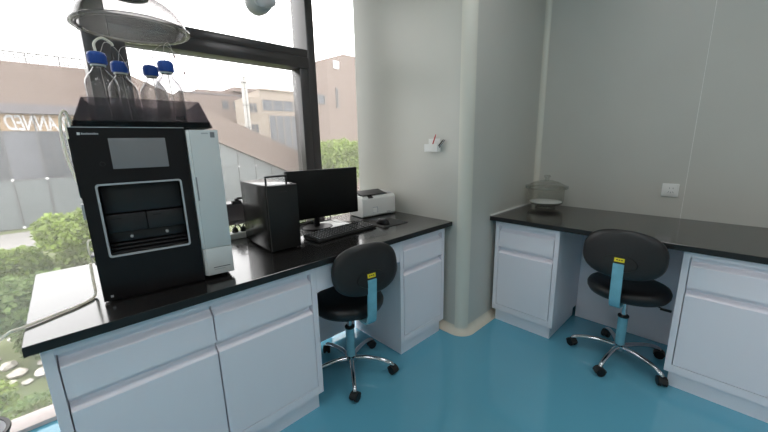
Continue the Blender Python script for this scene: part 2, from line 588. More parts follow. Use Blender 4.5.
cabinet('bench_cabinet', 'wide white two-door bench cabinet under the chromatograph', (0.0275, 0.0252, 0), 0, 0.917, 2)
cabinet('bench_cabinet', 'narrow white bench cabinet under the mouse pad and printer', (1.5181, 0.0252, 0), 0, 0.434, 1)
cabinet('bench_cabinet', 'narrow white bench cabinet in the corner under the desiccator', (2.3427, -0.1351, 0), R(-90), 0.4325, 1)
cabinet('bench_cabinet', 'wide white bench cabinet beside the kneehole of the back wall worktop', (2.3427, -1.1483, 0), R(-90), 0.917, 2)

wt = thing('worktop', 'black worktop along the window carrying the chromatograph and computer', 'worktop', (0, 0, 0), 0)
bx('slab', 'top', wt, 0.0, L1 - 0.001, 0.0006, 0.765, ZT, H, 0.0015, 1)
bx('front_edge', 'edge', wt, 0.0, L1 - 0.001, 0.0, 0.0006, ZT, H - 0.001)
wt2 = thing('worktop', 'black worktop along the panelled back wall carrying the glass desiccator', 'worktop', (X2 - 0.7271, YP, 0), 0)
bx('slab', 'top', wt2, 0.0006, 0.7225, -2.45, -0.001, ZT, H, 0.0015, 1)
bx('front_edge', 'edge', wt2, 0.0, 0.0006, -2.45, -0.001, ZT, H - 0.001)
bx('sealant_bead', 'seal', wt2, 0.0, 0.722, -0.009, -0.001, H, H + 0.009)

tag(bx('apron_panel', 'cab', None, 0.946, 1.517, 0.028, 0.046, 0.635, 0.769, 0.001, 1),
    'white apron panel under the worktop above the kneehole facing the window', 'panel')
tag(bx('kneehole_panel', 'cab', None, 0.946, 1.517, 0.49, 0.505, 0.030, 0.769, 0.001, 1),
    'white back panel of the kneehole under the computer worktop', 'panel')
tag(bx('kneehole_panel', 'cab', None, 2.818, 2.833, -1.147, -0.569, 0.002, 0.769, 0.001, 1),
    'white back panel of the kneehole under the back wall worktop', 'panel')

# ------------------------------------------------------------------ chromatograph
AX, AY = 0.191, 0.172
ARZ = math.atan2(0.119 - 0.172, 0.602 - 0.191)
ins = thing('liquid_chromatograph', 'black and white liquid chromatograph with grey touch screen on the window worktop', 'instrument', (AX, AY, H), ARZ)
DPT = 0.44
def ib(name, mat, u0, u1, v0, v1, z0, z1, bev=0.0, par=None):
    return bx(name, mat, par or ins, u0, u1, v0, v1, z0, z1, bev)
bodym = MB().box(0.004, 0.42, 0.10, DPT, 0.014, 0.588, 0.006).box(0.004, 0.030, 0.03, 0.1, 0.014, 0.588, 0.003).box(0.29, 0.42, 0.03, 0.1, 0.014, 0.588, 0.003)
bodym.build('body', 'offwhite', ins, 35)
# black front built as a frame round the sampler niche
N0, N1, NZ0, NZ1 = 0.040, 0.281, 0.162, 0.410
f = MB().box(0, N0, 0, 0.03, 0.006, 0.594).box(N1, 0.315, 0, 0.03, 0.006, 0.594)
f.box(N0, N1, 0, 0.03, 0.006, NZ0).box(N0, N1, 0, 0.03, NZ1, 0.594)
f.box(0, 0.315, 0.03, 0.05, NZ1 + 0.01, 0.594).box(N0, N1, 0.085, 0.10, NZ0, NZ1)
f.box(0.030, N0, 0.03, 0.10, NZ0 - 0.05, NZ1 + 0.01).box(N1, 0.29, 0.03, 0.10, NZ0 - 0.05, NZ1 + 0.01)
f.box(N0, N1, 0.03, 0.10, NZ0 - 0.02, NZ0).box(N0, N1, 0.03, 0.10, NZ1, NZ1 + 0.02)
fo = f.build('front_panel', 'black', ins)
bx('top_trim', 'grey', ins, 0.0, 0.315, -0.001, 0.03, 0.5942, 0.5965)
bx('side_grip', 'black', ins, -0.006, 0.0038, 0.012, 0.05, 0.37, 0.56, 0.002)
sc = bx('touch_screen', 'screen', ins, 0.0935, 0.2525, -0.0015, 0.0005, 0.460, 0.5605, 0.0005)
# niche rim (rounded rectangle outline)
def rrect(x0, x1, z0, z1, r, n=5):
    pts = []
    for cx, cz, a0 in ((x1 - r, z1 - r, 0), (x0 + r, z1 - r, 90), (x0 + r, z0 + r, 180), (x1 - r, z0 + r, 270)):
        for i in range(n + 1):
            a = R(a0 + 90 * i / n)
            pts.append((cx + r * math.cos(a), cz + r * math.sin(a)))
    return pts
def ring_mesh(o, i, y0, y1):
    b = bmesh.new()
    n = len(o)
    V = [[b.verts.new((p[0], y, p[1])) for p in L] for L, y in ((o, y1), (o, y0), (i, y0), (i, y1))]
    for a, c in zip(V[:-1], V[1:]):
        for k in range(n):
            b.faces.new((a[k], a[(k + 1) % n], c[(k + 1) % n], c[k]))
    bmesh.ops.recalc_face_normals(b, faces=b.faces[:])
    m = MB()
    m._merge(b)
    return m
ring_mesh(rrect(N0 - 0.003, N1 + 0.003, NZ0 - 0.003, NZ1 + 0.003, 0.010), rrect(N0 + 0.003, N1 - 0.003, NZ0 + 0.003, NZ1 - 0.003, 0.007), -0.002, 0.006).build('niche_rim', 'grey', ins)
ib('sampler_flap', 'dgrey', N0 + 0.004, N1 - 0.004, 0.040, 0.084, 0.305, 0.404, 0.003)
for k in range(2):
    a = N0 + 0.004 + k * 0.1175
    d = ib('sampler_drawer', 'dgrey', a, a + 0.1155, 0.030, 0.084, 0.238, 0.301, 0.003)
    bx('pull_slot', 'black', d, a + 0.018, a + 0.045, 0.0292, 0.0305, 0.286, 0.290)
ib('sampler_tray', 'dgrey', N0 + 0.004, N1 - 0.004, 0.050, 0.084, 0.200, 0.236, 0.002)
for k in range(2):
    MB().cyl((0.108 + 0.108 * k, 0.050, 0.217), (0.108 + 0.108 * k, 0.034, 0.217), 0.005, seg=14, rnd=0.001).build('lock_knob', 'grey', ins, 35)
for k in range(3):
    ib('ridge', 'midgrey' if False else 'dgrey', N0 + 0.004, N1 - 0.004, 0.012 + 0.014 * k, 0.084, 0.166 + 0.011 * k, 0.172 + 0.011 * k, 0.002)
# brand mark: small square and an illegible word
bx('brand_mark', 'mark', ins, 0.020, 0.0275, -0.0006, 0.0004, 0.571, 0.579)
wm = MB()
x = 0.0300
for wch, hch in ((.0038, .006), (.003, .0045), (.0036, .0045), (.003, .006), (.004, .0045), (.0034, .0045), (.0036, .0045), (.003, .006), (.0036, .0045), (.003, .0045)):
    wm.box(x, x + wch, -0.0006, 0.0004, 0.5722, 0.5722 + hch)
    x += wch + 0.0009
wm.build('brand_word', 'grey', ins)
MB().lathe([(0.006, 0), (0.0075, 0), (0.0075, 0.001), (0.006, 0.001)], (0.068, 0.0, 0.478), 20, Matrix.Rotation(R(90), 3, 'X'), closed=True).build('power_button', 'dgrey', ins, 40)
bx('corner_mark', 'grey', ins, 0.020, 0.028, -0.0006, 0.0004, 0.018, 0.026)
# white column oven door on the right
prof = [(0.318, 0.008), (0.330, -0.006), (0.425, -0.006), (0.4255, 0.03), (0.318, 0.03)]
dr = MB().prism(prof, 'z', 0.132, 0.588, 0.0008).build('oven_door', 'offwhite', ins, 35)
bx('door_edge_strip', 'white', dr, 0.3185, 0.330, -0.0045, 0.002, 0.134, 0.586, 0.002)
bx('door_grip', 'midgrey', dr, 0.3300, 0.3345, -0.0075, -0.005, 0.325, 0.415, 0.001)
bx('badge', 'midgrey', dr, 0.398, 0.413, -0.0068, -0.0055, 0.560, 0.580)
bx('badge_text', 'grey', dr, 0.368, 0.392, -0.0066, -0.0055, 0.573, 0.578)
lp = MB().prism(prof, 'z', 0.020, 0.130, 0.0008).build('oven_base', 'offwhite', ins, 35)
bx('base_text', 'markdark', lp, 0.350, 0.412, -0.0066, -0.0055, 0.048, 0.051)
bx('base_text', 'grey', lp, 0.352, 0.392, -0.0066, -0.0055, 0.040, 0.0425)
for u, v in ((0.03, 0.05), (0.39, 0.05), (0.03, 0.4), (0.39, 0.4)):
    MB().cyl((u, v, 0), (u, v, 0.02), 0.016, 0.014, 16).build('foot', 'rubber', ins, 35)
# side fittings and drain tubing on its left flank
fm = MB()
fm.cyl((-0.012, 0.09, 0.125), (0.006, 0.09, 0.125), 0.007, seg=12).cyl((-0.012, 0.13, 0.125), (0.006, 0.13, 0.125), 0.007, seg=12)
fm.box(-0.02, 0.004, 0.08, 0.14, 0.150, 0.158, 0.002)
fm.build('drain_fitting', 'midgrey', ins, 35)
MB().tube([(0.006, 0.11, 0.20), (-0.018, 0.10, 0.21), (-0.022, 0.095, 0.17), (-0.014, 0.09, 0.128)], 0.0032).build('drain_loop', 'tube', ins, 60)
MB().tube([(-0.002, 0.16, 0.575), (-0.008, 0.12, 0.650), (-0.022, 0.10, 0.63), (-0.028, 0.10, 0.56), (-0.024, 0.10, 0.48), (-0.014, 0.10, 0.42)], 0.0042).build('side_tube', 'tube', ins, 60)
MB().tube([(-0.001, 0.19, 0.575), (-0.006, 0.16, 0.635), (-0.016, 0.14, 0.61), (-0.018, 0.14, 0.52), (-0.010, 0.13, 0.42), (-0.004, 0.12, 0.33)], 0.0035).build('side_tube', 'tube', ins, 60)
bx('sensor_block', 'grey', ins, -0.014, 0.0038, 0.06, 0.09, 0.29, 0.345, 0.003)

# smoked tray that holds the bottles
tray = thing('bottle_tray', 'smoked black acrylic tray of bottles on top of the chromatograph', 'tray', (AX, AY, H + 0.5965), ARZ)
def slab_quad(m, pts, th):
    a = [Vector(p) for p in pts]
    n = (a[1] - a[0]).cross(a[2] - a[0]).normalized() * th
    b = bmesh.new()
    A = [b.verts.new(p) for p in a]
    B = [b.verts.new(p + n) for p in a]
    b.faces.new(A[::-1]); b.faces.new(B)
    for i in range(len(a)):
        b.faces.new((A[i], A[(i + 1) % len(a)], B[(i + 1) % len(a)], B[i]))
    m._merge(b)
    return m
TB0, TB1, TT0, TT1, TH_ = 0.008, 0.415, 0.045, 0.382, 0.098
VF, VFT, VBK = 0.040, 0.070, 0.350
slab_quad(MB(), [(TB0, VF, 0.0), (TB1, VF, 0.0), (TT1, VFT, TH_), (TT0, VFT, TH_)], 0.004).build('front_wall', 'smoke', tray)
slab_quad(MB(), [(TB0, VBK, 0.0), (TB0, VF, 0.0), (TT0, VFT, TH_), (TT0, VBK, TH_)], 0.004).build('side_wall', 'smoke', tray)
slab_quad(MB(), [(TB1, VF, 0.0), (TB1, VBK, 0.0), (TT1, VBK, TH_), (TT1, VFT, TH_)], 0.004).build('side_wall', 'smoke', tray)
slab_quad(MB(), [(TB1, VBK, 0.0), (TB0, VBK, 0.0), (TT0, VBK, TH_), (TT1, VBK, TH_)], 0.004).build('back_wall', 'smoke', tray)
bx('tray_floor', 'matte', tray, TB0 + 0.004, TB1 - 0.004, VF + 0.006, VBK - 0.004, 0.0005, 0.022)
bx('front_label', 'dgrey', tray, 0.30, 0.325, 0.0445, 0.0460, 0.03, 0.042)

def local(u, v, z=0.0):
    c, s = math.cos(ARZ), math.sin(ARZ)
    return (AX + c * u - s * v, AY + s * u + c * v, H + z)

def bottle(label, u, v, tubes, liquid):
    t = thing('reagent_bottle', label, 'bottle', local(u, v, 0.5965 + 0.0225), ARZ, 'reagent bottles in the smoked tray')
    rb = 0.0475
    outer = [(0, 0.0), (rb - 0.006, 0.0), (rb, 0.006), (rb, 0.125), (rb - 0.003, 0.140), (rb - 0.011, 0.155), (rb - 0.022, 0.168), (0.0185, 0.178), (0.0165, 0.186), (0.0165, 0.205)]
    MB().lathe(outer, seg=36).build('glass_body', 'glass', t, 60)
    if liquid:
        MB().lathe([(0, 0.003), (rb - 0.004, 0.004), (rb - 0.003, liquid), (0, liquid)], seg=32).build('solvent', 'liquid', t, 40)
    cp = MB().lathe([(0.0, 0.232), (0.020, 0.232), (0.0245, 0.229), (0.026, 0.224), (0.026, 0.196), (0.0255, 0.193), (0.0175, 0.193), (0.0175, 0.2045), (0, 0.2045)], seg=36)
    for i in range(36):
        a = 2 * PI * i / 36
        cp.obox((0.0262 * math.cos(a), 0.0262 * math.sin(a), 0.209), (0.002, 0.002, 0.026), Matrix.Rotation(a, 3, 'Z'))
    cp.build('cap', 'cap', t, 40)
    MB().lathe([(0.017, 0.186), (0.0215, 0.187), (0.0215, 0.1915), (0.017, 0.1925)], seg=32).build('pouring_ring', 'white', t, 40)
    for pts, r, mt in tubes:
        MB().tube(pts, r, 6).build('tubing', mt, t, 60)
    MB().tube([(0.004, 0, 0.232), (0.006, 0.002, 0.15), (0.012, 0.004, 0.02)], 0.0014, 6).build('dip_tube', 'ptfe', t, 60)
    return t

bottle('blue-capped glass bottle with thick white tube looping from its cap', 0.100, 0.135,
       [([(0.0, 0, 0.232), (0.0, 0.0, 0.262), (0.022, 0.006, 0.282), (0.045, 0.012, 0.272), (0.050, 0.015, 0.262)], 0.0042, 'tube'),
        ([(0.012, 0.0, 0.232), (0.03, 0.03, 0.275), (0.06, 0.08, 0.262), (0.085, 0.10, 0.205)], 0.0013, 'ptfe')], 0)
bottle('blue-capped glass bottle half behind the one with the thick white tube', 0.158, 0.262,
       [([(0.0, 0, 0.232), (0.015, 0.01, 0.285), (0.065, 0.02, 0.300), (0.105, 0.015, 0.275), (0.125, 0.005, 0.240)], 0.0013, 'ptfe')], 0.03)
bottle('blue-capped glass bottle with the lowest cap, behind the solvent-filled bottle', 0.258, 0.280,
       [([(0.0, 0, 0.232), (-0.02, 0.0, 0.262), (-0.06, 0.01, 0.252), (-0.09, 0.02, 0.225)], 0.0013, 'ptfe'),
        ([(0.008, 0, 0.232), (0.02, -0.02, 0.285), (0.055, -0.05, 0.305), (0.085, -0.07, 0.275), (0.09, -0.08, 0.23)], 0.0013, 'ptfe')], 0)
b4 = bottle('blue-capped glass bottle with red ferrules hanging from its thin tubing', 0.302, 0.165,
            [([(0.0, 0, 0.232), (0.004, 0.0, 0.285), (0.022, 0.006, 0.300), (0.034, 0.01, 0.262)], 0.0013, 'ptfe'),
             ([(0.008, 0, 0.232), (0.03, 0.02, 0.278), (0.058, 0.03, 0.25), (0.064, 0.03, 0.205)], 0.0013, 'ptfe')], 0.075)
for q in ((0.034, 0.01, 0.262), (0.064, 0.03, 0.205)):
    MB().cyl(q, (q[0] + 0.003, q[1], q[2] - 0.014), 0.0035, 0.002, 10).build('ferrule', 'redplug', b4, 40)

wh = MB().tube([(0.178, 0.292, 0.922), (0.176, 0.290, 0.86), (0.174, 0.275, 0.812), (0.156, 0.239, 0.8052), (0.115, 0.205, 0.8052), (0.078, 0.185, 0.8052), (0.001, 0.142, 0.8056),
                (-0.04, 0.128, 0.80), (-0.10, 0.13, 0.73), (-0.16, 0.16, 0.56), (-0.19, 0.21, 0.40)], 0.0045, 8).build('waste_hose', 'tube', None, 60)
tag(wh, 'white waste hose lying across the worktop end beside the chromatograph', 'hose')

# bin on the floor left of the bench
bn = thing('waste_bin', 'black-rimmed waste bin with pale liner on the floor by the window', 'bin', (-0.275, 0.56, 0))
MB().lathe([(0, 0.004), (0.085, 0.0), (0.09, 0.004), (0.118, 0.268), (0.116, 0.268), (0.087, 0.01), (0, 0.008)], seg=32).build('bucket', 'matte', bn, 40)
MB().lathe([(0.1185, 0.262), (0.124, 0.264), (0.126, 0.270), (0.124, 0.277), (0.112, 0.276), (0.112, 0.264)], seg=40, closed=True).build('rim', 'black', bn, 60)
MB().lathe([(0, 0.13), (0.06, 0.14), (0.10, 0.20), (0.111, 0.272)], seg=32).build('liner', 'bag', bn, 60)

# ------------------------------------------------------------------ computer
pc = thing('computer_tower', 'black computer tower with carrying handle on the window worktop', 'computer', (0.846, 0.252, H), R(-2.5))
bx('case', 'satin', pc, 0, 0.158, 0.012, 0.37, 0.008, 0.337, 0.004)
bx('front_panel', 'matte', pc, 0.001, 0.157, 0, 0.0125, 0.010, 0.335, 0.003)
bx('side_panel', 'satin', pc, -0.0015, 0.0005, 0.02, 0.362, 0.014, 0.331, 0.0006)
MB().tube([(0.006, 0.02, 0.334), (0.006, 0.018, 0.372), (0.012, 0.018, 0.378), (0.104, 0.018, 0.378), (0.110, 0.018, 0.372), (0.110, 0.02, 0.334)], 0.0048, 10, 3).build('handle', 'matte', pc, 60)
bx('handle_label', 'paper', pc, 0.02, 0.06, 0.035, 0.05, 0.3365, 0.3375)
bx('power_key', 'dgrey', pc, 0.06, 0.10, -0.001, 0.001, 0.30, 0.306, 0.0005)
for a, b in ((0.02, 0.04), (0.138, 0.04), (0.02, 0.33), (0.138, 0.33)):
    MB().cyl((a, b, 0), (a, b, 0.01), 0.01, seg=12).build('foot', 'rubber', pc, 35)

mo = thing('monitor', 'black flat monitor switched off on a glossy stand behind the keyboard', 'monitor', (1.345, 0.520, H), R(-7.0))
MW, MZ0, MZ1 = 0.246, 0.070, 0.374
bx('screen_housing', 'glossblack', mo, -MW, MW, 0.0, 0.022, MZ0, MZ1, 0.003)
bx('rear_cover', 'matte', mo, -0.17, 0.17, 0.021, 0.045, 0.12, 0.32, 0.008)
bx('display', 'glossblack', mo, -MW + 0.006, MW - 0.006, -0.0012, 0.0005, MZ0 + 0.016, MZ1 - 0.006, 0.0004)
MB().prism([(0.02, 0.20), (0.045, 0.20), (0.062, 0.006), (0.035, 0.006)], 'x', -0.066, -0.030, 0.003).build('stand_neck', 'black', mo, 35)
sb = MB().lathe([(0, 0.0), (0.098, 0.0), (0.1, 0.003), (0.097, 0.007), (0, 0.009)], (-0.048, 0.03, 0), 40, None, 1.0, 0.82)
sb.build('stand_base', 'black', mo, 40)

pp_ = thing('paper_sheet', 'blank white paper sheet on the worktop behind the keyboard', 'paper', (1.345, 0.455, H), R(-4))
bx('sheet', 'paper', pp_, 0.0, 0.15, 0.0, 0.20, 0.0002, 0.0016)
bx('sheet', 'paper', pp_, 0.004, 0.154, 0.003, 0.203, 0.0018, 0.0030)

kb = thing('keyboard', 'black keyboard with rows of keys in front of the monitor', 'keyboard', (1.105, 0.235, H), R(3.5))
MB().prism([(0, 0.002), (0.0, 0.012), (0.145, 0.024), (0.152, 0.022), (0.152, 0.002)], 'x', 0, 0.445, 0.002).build('base', 'matte', kb, 35)
km = MB()
lg_ = MB()
sl = Matrix.Rotation(math.atan2(0.012, 0.145), 3, 'X')
for r in range(6):
    y = 0.016 + r * 0.0205 + (0.006 if r == 5 else 0)
    zz = 0.012 + y * 0.012 / 0.145 + 0.004
    xx = 0.008
    while xx < 0.43:
        wk = 0.0165
        if r == 0 and abs(xx - 0.083) < 0.008:
            wk = 0.0165 * 5 + 0.002 * 4
        km.obox((xx + wk / 2, y, zz), (wk, 0.0160, 0.008), sl, 0.002, 1)
        lg_.obox((xx + 0.006, y + 0.002, zz + 0.0043), (0.005, 0.006, 0.0004), sl)
        xx += wk + 0.0022
        if abs(xx - 0.29) < 0.009 or abs(xx - 0.352) < 0.009:
            xx += 0.006
tag(km.build('keys', 'keys', kb, 35), kind='stuff')
tag(lg_.build('key_legends', 'grey', kb), kind='stuff')

pad = thing('mouse_pad', 'thin black mouse pad between keyboard and printer', 'mouse pad', (1.685, 0.312, H), R(-3))
MB().prism(rrect(-0.11, 0.11, -0.10, 0.10, 0.01), 'z', 0.0, 0.003).build('mat', 'rubber', pad)
ms = thing('computer_mouse', 'black glossy computer mouse on the mouse pad', 'mouse', (1.640, 0.300, H + 0.0032), R(8))
mm = bmesh.new()
bmesh.ops.create_uvsphere(mm, u_segments=24, v_segments=14, radius=1.0)
for v in mm.verts:
    x, y, z = v.co
    v.co = (x * 0.031 * (1 - 0.12 * y), y * 0.055, max(z, -0.02) * 0.036 * (1 - 0.25 * y))
mb_ = MB()
mb_._merge(mm)
mb_.build('shell', 'black', ms, 60)
MB().cyl((-0.003, 0.030, 0.0255), (0.003, 0.030, 0.0255), 0.008, seg=16).build('scroll_wheel', 'grey', ms, 40)

cbl = MB().tube([(1.645, 0.356, H + 0.012), (1.64, 0.42, H + 0.004), (1.58, 0.50, H + 0.003), (1.47, 0.56, H + 0.003), (1.47, 0.66, H + 0.003), (1.50, 0.74, H + 0.003)], 0.0022, 6).build('mouse_cable', 'cable', None, 60)
tag(cbl, 'thin black mouse cable running behind the keyboard to the window', 'cable')
cb2 = MB().tube([(1.41, 0.575, 0.90), (1.43, 0.60, 0.86), (1.45, 0.63, 0.815), (1.40, 0.68, H + 0.004), (1.32, 0.70, H + 0.004), (1.20, 0.70, H + 0.004)], 0.0035, 8).build('monitor_cable', 'cable', None, 60)
tag(cb2, 'black cable hanging behind the monitor down to the worktop', 'cable')
cb3 = MB().tube([(0.99, 0.58, H + 0.004), (1.06, 0.50, H + 0.004), (1.13, 0.47, H + 0.004), (1.165, 0.50, H + 0.004), (1.16, 0.57, H + 0.004), (1.10, 0.66, H + 0.004)], 0.0025, 6).build('keyboard_cable', 'cable', None, 60)
tag(cb3, 'thin black cable lying on the worktop between tower and monitor stand', 'cable')

pr = thing('printer', 'white laser printer with black output slot beside the pier wall', 'printer', (1.655, 0.520, H), R(-6.0))
PW, PD, PH = 0.300, 0.185, 0.168
prof = [(0.012, 0.004), (0.0, 0.014), (0.0, 0.135), (0.012, 0.150), (0.022, 0.154), (PD, PH), (PD, 0.004)]
MB().prism(prof, 'x', 0.0, PW, 0.004).build('body', 'white', pr, 35)
MB().prism([(0.020, 0.1575), (0.065, 0.158), (0.13, 0.176), (0.13, 0.184), (0.06, 0.168), (0.02, 0.163)], 'x', 0.018, 0.235, 0.001).build('output_flap', 'rubber', pr, 35)
MB().prism([(0.004, 0.139), (0.022, 0.1545), (0.022, 0.1575), (0.0, 0.144)], 'x', 0.055, 0.095).build('paper_slot', 'black', pr)
MB().prism([(0.028, 0.157), (0.15, 0.168), (0.15, 0.172), (0.028, 0.162)], 'x', 0.10, 0.285, 0.001).build('top_tray', 'grey', pr, 35)
for n_, a in enumerate(((0.088, 0.132, 0.070, 0.072), (0.130, 0.132, 0.030, 0.072), (0.088, 0.100, 0.030, 0.032))):
    bx('print_mark', 'markblue', pr, a[0], a[1], -0.0006, 0.0006, a[2], a[3])
bx('sticker', 'paper', pr, 0.092, 0.128, -0.0005, 0.0006, 0.034, 0.068)
bx('maker_mark', 'grey', pr, 0.215, 0.250, -0.0006, 0.0006, 0.022, 0.029)
bx('front_seam', 'midgrey', pr, 0.004, PW - 0.004, -0.0004, 0.0006, 0.0165, 0.0175)

ps = thing('power_strip', 'white power strip with two black plugs between chromatograph and tower', 'power strip', (0.665, 0.705, H), R(-4))
bx('housing', 'white', ps, 0, 0.30, -0.028, 0.028, 0.0, 0.036, 0.005)
for x in (0.075, 0.125, 0.165, 0.215, 0.262):
    s = bx('socket', 'grey', ps, x - 0.014, x + 0.014, -0.014, 0.014, 0.0355, 0.0368)
for x in (0.165, 0.212):
    pl = MB().lathe([(0, 0), (0.016, 0), (0.018, 0.006), (0.014, 0.022), (0.007, 0.030), (0, 0.031)], (x, 0, 0.0368), 18)
    pl.build('plug', 'rubber', ps, 50)
    MB().tube([(x, 0, 0.066), (x + 0.01, 0.0, 0.082), (x + 0.03, 0.02, 0.07), (x + 0.055, 0.03, 0.02), (x + 0.08, 0.04, 0.006)], 0.004, 8).build('plug_cord', 'cable', ps, 60)

# ------------------------------------------------------------------ swivel chairs
def make_chair(label, loc, phase, back_dir, seat_z=0.49):
    t = thing('swivel_chair', label, 'chair', loc, 0, 'black swivel lab chairs')
    LR = 0.25
    MB().lathe([(0, 0.060), (0.030, 0.060), (0.034, 0.066), (0.034, 0.098), (0.026, 0.104), (0, 0.104)], seg=24).build('hub', 'chrome', t, 40)
    for k in range(5):
        a = phase + k * 2 * PI / 5
        c, s = math.cos(a), math.sin(a)
        lg = MB()
        prs = [(0.020, 0.086, 0.015), (0.10, 0.092, 0.0135), (0.18, 0.084, 0.0125), (0.235, 0.066, 0.012), (LR, 0.052, 0.0105)]
        lg.tube([(r * c, r * s, z) for r, z, w in prs], 0.012, 10, 5, radii=[w for r, z, w in prs])
        lg.build('leg', 'chrome', t, 60)
        ca = MB()
        ca.cyl((LR * c, LR * s, 0.040), (LR * c, LR * s, 0.056), 0.011, seg=12)
        # hood, offset sideways like a trailing caster
        rot = Matrix.Rotation(a + 0.9, 3, 'Z')
        hood = bmesh.new()
        n = 10
        L_, Rr = [], []
        for i in range(n + 1):
            b = PI * i / n
            L_.append(hood.verts.new((-0.020, 0.029 * math.cos(b), 0.025 + 0.027 * math.sin(b))))
            Rr.append(hood.verts.new((0.020, 0.029 * math.cos(b), 0.025 + 0.027 * math.sin(b))))
        for i in range(n):
            hood.faces.new((L_[i], L_[i + 1], Rr[i + 1], Rr[i]))
        hood.faces.new(L_); hood.faces.new(Rr[::-1])
        bmesh.ops.recalc_face_normals(hood, faces=hood.faces[:])
        off = Vector((LR * c, LR * s, 0))
        ca._merge(hood, Matrix.Translation(off) @ rot.to_4x4())
        cas = ca.build('caster', 'rubber', t, 40)
        for sx in (-1, 1):
            ax = rot @ Vector((1, 0, 0))
            p0 = off + ax * (sx * 0.005) + Vector((0, 0, 0.025))
            MB().cyl(p0, p0 + ax * sx * 0.017, 0.025, seg=20, rnd=0.003).build('wheel', 'black', cas, 40)
    MB().cyl((0, 0, 0.10), (0, 0, 0.285), 0.0255, seg=24, rnd=0.002).build('gas_lift', 'film', t, 40)
    MB().cyl((0, 0, 0.280), (0, 0, 0.292), 0.029, seg=24, rnd=0.002).build('lift_collar', 'matte', t, 40)
    MB().cyl((0, 0, 0.285), (0, 0, seat_z - 0.075), 0.0150, seg=20).build('piston', 'chrome', t, 40)
    bd = back_dir
    e = Vector((math.cos(bd), math.sin(bd), 0))
    sd = Vector((-e.y, e.x, 0))
    rot = Matrix((sd, -e, Vector((0, 0, 1)))).transposed()       # local x sideways, y forwards, z up
    pm = MB().obox((0, 0, seat_z - 0.068), (0.15, 0.19, 0.014), rot, 0.003)
    pm.build('seat_plate', 'matte', t, 35)
    lv = MB().tube([Vector((0, 0, seat_z - 0.075)) + sd * (0.06), Vector((0, 0, seat_z - 0.085)) + sd * (0.13), Vector((0, 0, seat_z - 0.095)) + sd * 0.17], 0.004, 8, 3)
    lv.obox(Vector((0, 0, seat_z - 0.098)) + sd * 0.185, (0.05, 0.02, 0.010), rot, 0.003)
    lv.build('height_lever', 'matte', t, 40)
    rs = 0.203
    prof = [(0, -0.056), (rs - 0.035, -0.056), (rs - 0.012, -0.048), (rs - 0.002, -0.030), (rs, -0.012), (rs - 0.008, 0.006), (rs - 0.03, 0.016), (rs - 0.08, 0.020), (0, 0.016)]
    MB().lathe(prof, (0, 0, seat_z - 0.004), 48, rot, 1.0, 0.97).build('seat', 'leather', t, 60)
    # backrest: oval pad, leaning back a little
    lean = Matrix.Rotation(R(-8), 3, 'X')
    bc = e * 0.224 + Vector((0, 0, seat_z + 0.235))
    bw, bh = 0.190, 0.130
    pts = []
    face = Matrix((Vector((1, 0, 0)), Vector((0, 0, 1)), Vector((0, -1, 0)))).transposed()   # lathe axis -> local -y
    bp_ = [(0, -0.026), (0.82, -0.024), (0.95, -0.016), (1.0, -0.002), (0.985, 0.012), (0.93, 0.021), (0.80, 0.025), (0.5, 0.026), (0, 0.026)]
    bb = bmesh.new()
    seg = 56
    rings = []
    for (q, d) in bp_:
        if q == 0:
            rings.append([bb.verts.new((0, -d, 0))])
        else:
            ring = []
            for i in range(seg):
                a = 2 * PI * i / seg
                ex = 0.80
                x = bw * q * math.copysign(abs(math.cos(a)) ** ex, math.cos(a))
                z = bh * q * math.copysign(abs(math.sin(a)) ** ex, math.sin(a))
                yb = -d - 0.55 * x * x       # hollowed towards the sitter
                ring.append(bb.verts.new((x, yb + 0.55 * bw * bw * 0.0 + 1.1 * x * x, z)))
            rings.append(ring)
    for a_, b_ in zip(rings[:-1], rings[1:]):
        for i in range(seg):
            j = (i + 1) % seg
            if len(a_) == 1:
                bb.faces.new((a_[0], b_[i], b_[j]))
            elif len(b_) == 1:
                bb.faces.new((a_[i], a_[j], b_[0]))
            else:
                bb.faces.new((a_[i], a_[j], b_[j], b_[i]))
    bmesh.ops.recalc_face_normals(bb, faces=bb.faces[:])
    BT = Matrix.Translation(bc) @ (rot @ lean).to_4x4()
    m = MB()
    m._merge(bb, BT)
    back = m.build('backrest', 'leather', t, 60)
    sh = MB()
    sh.lathe([(0, 0), (1.0, 0.0), (0.97, 0.006), (0, 0.008)], (0, 0, 0), 40, None, 0.080, 0.045)
    b2 = sh.bm
    m = MB()
    m._merge(b2, BT @ Matrix.Translation((0, -0.0235, -0.045)) @ face.to_4x4())
    m.build('back_plate', 'matte', back, 50)
    lab = MB()
    lab.obox((0, 0, 0), (0.046, 0.0012, 0.021), None)
    m = MB()
    m._merge(lab.bm, BT @ Matrix.Translation((0, -0.0322, -0.028)))
    lo = m.build('label_sticker', 'yellow', back)
    lt = MB()
    for q in range(3):
        lt.box(-0.014 + q * 0.011, -0.007 + q * 0.011, -0.0008, 0.0, -0.003, 0.003)
    m = MB()
    m._merge(lt.bm, BT @ Matrix.Translation((0, -0.0322, -0.028)))
    m.build('label_print', 'dgrey', back)
    # flat bar in blue film from under the seat up the back
    br = MB()
    w = 0.025
    line = [(-0.06, -0.066), (-0.19, -0.066), (-0.228, -0.060), (-0.248, -0.040), (-0.2545, 0.0), (-0.2575, 0.08), (-0.2625, 0.192)]
    off = 0.005
    bbm = bmesh.new()
    rows = []
    for i, (yy, zz) in enumerate(line):
        a = Vector(line[max(i - 1, 0)]); b = Vector(line[min(i + 1, len(line) - 1)])
        tn = (b - a).normalized()
        nn = Vector((-tn.y, tn.x)) * off
        rows.append([bbm.verts.new(rot @ Vector((sx * w, yy + sn * nn.x, zz + sn * nn.y)) + Vector((0, 0, seat_z))) for sx, sn in ((-1, -1), (1, -1), (1, 1), (-1, 1))])
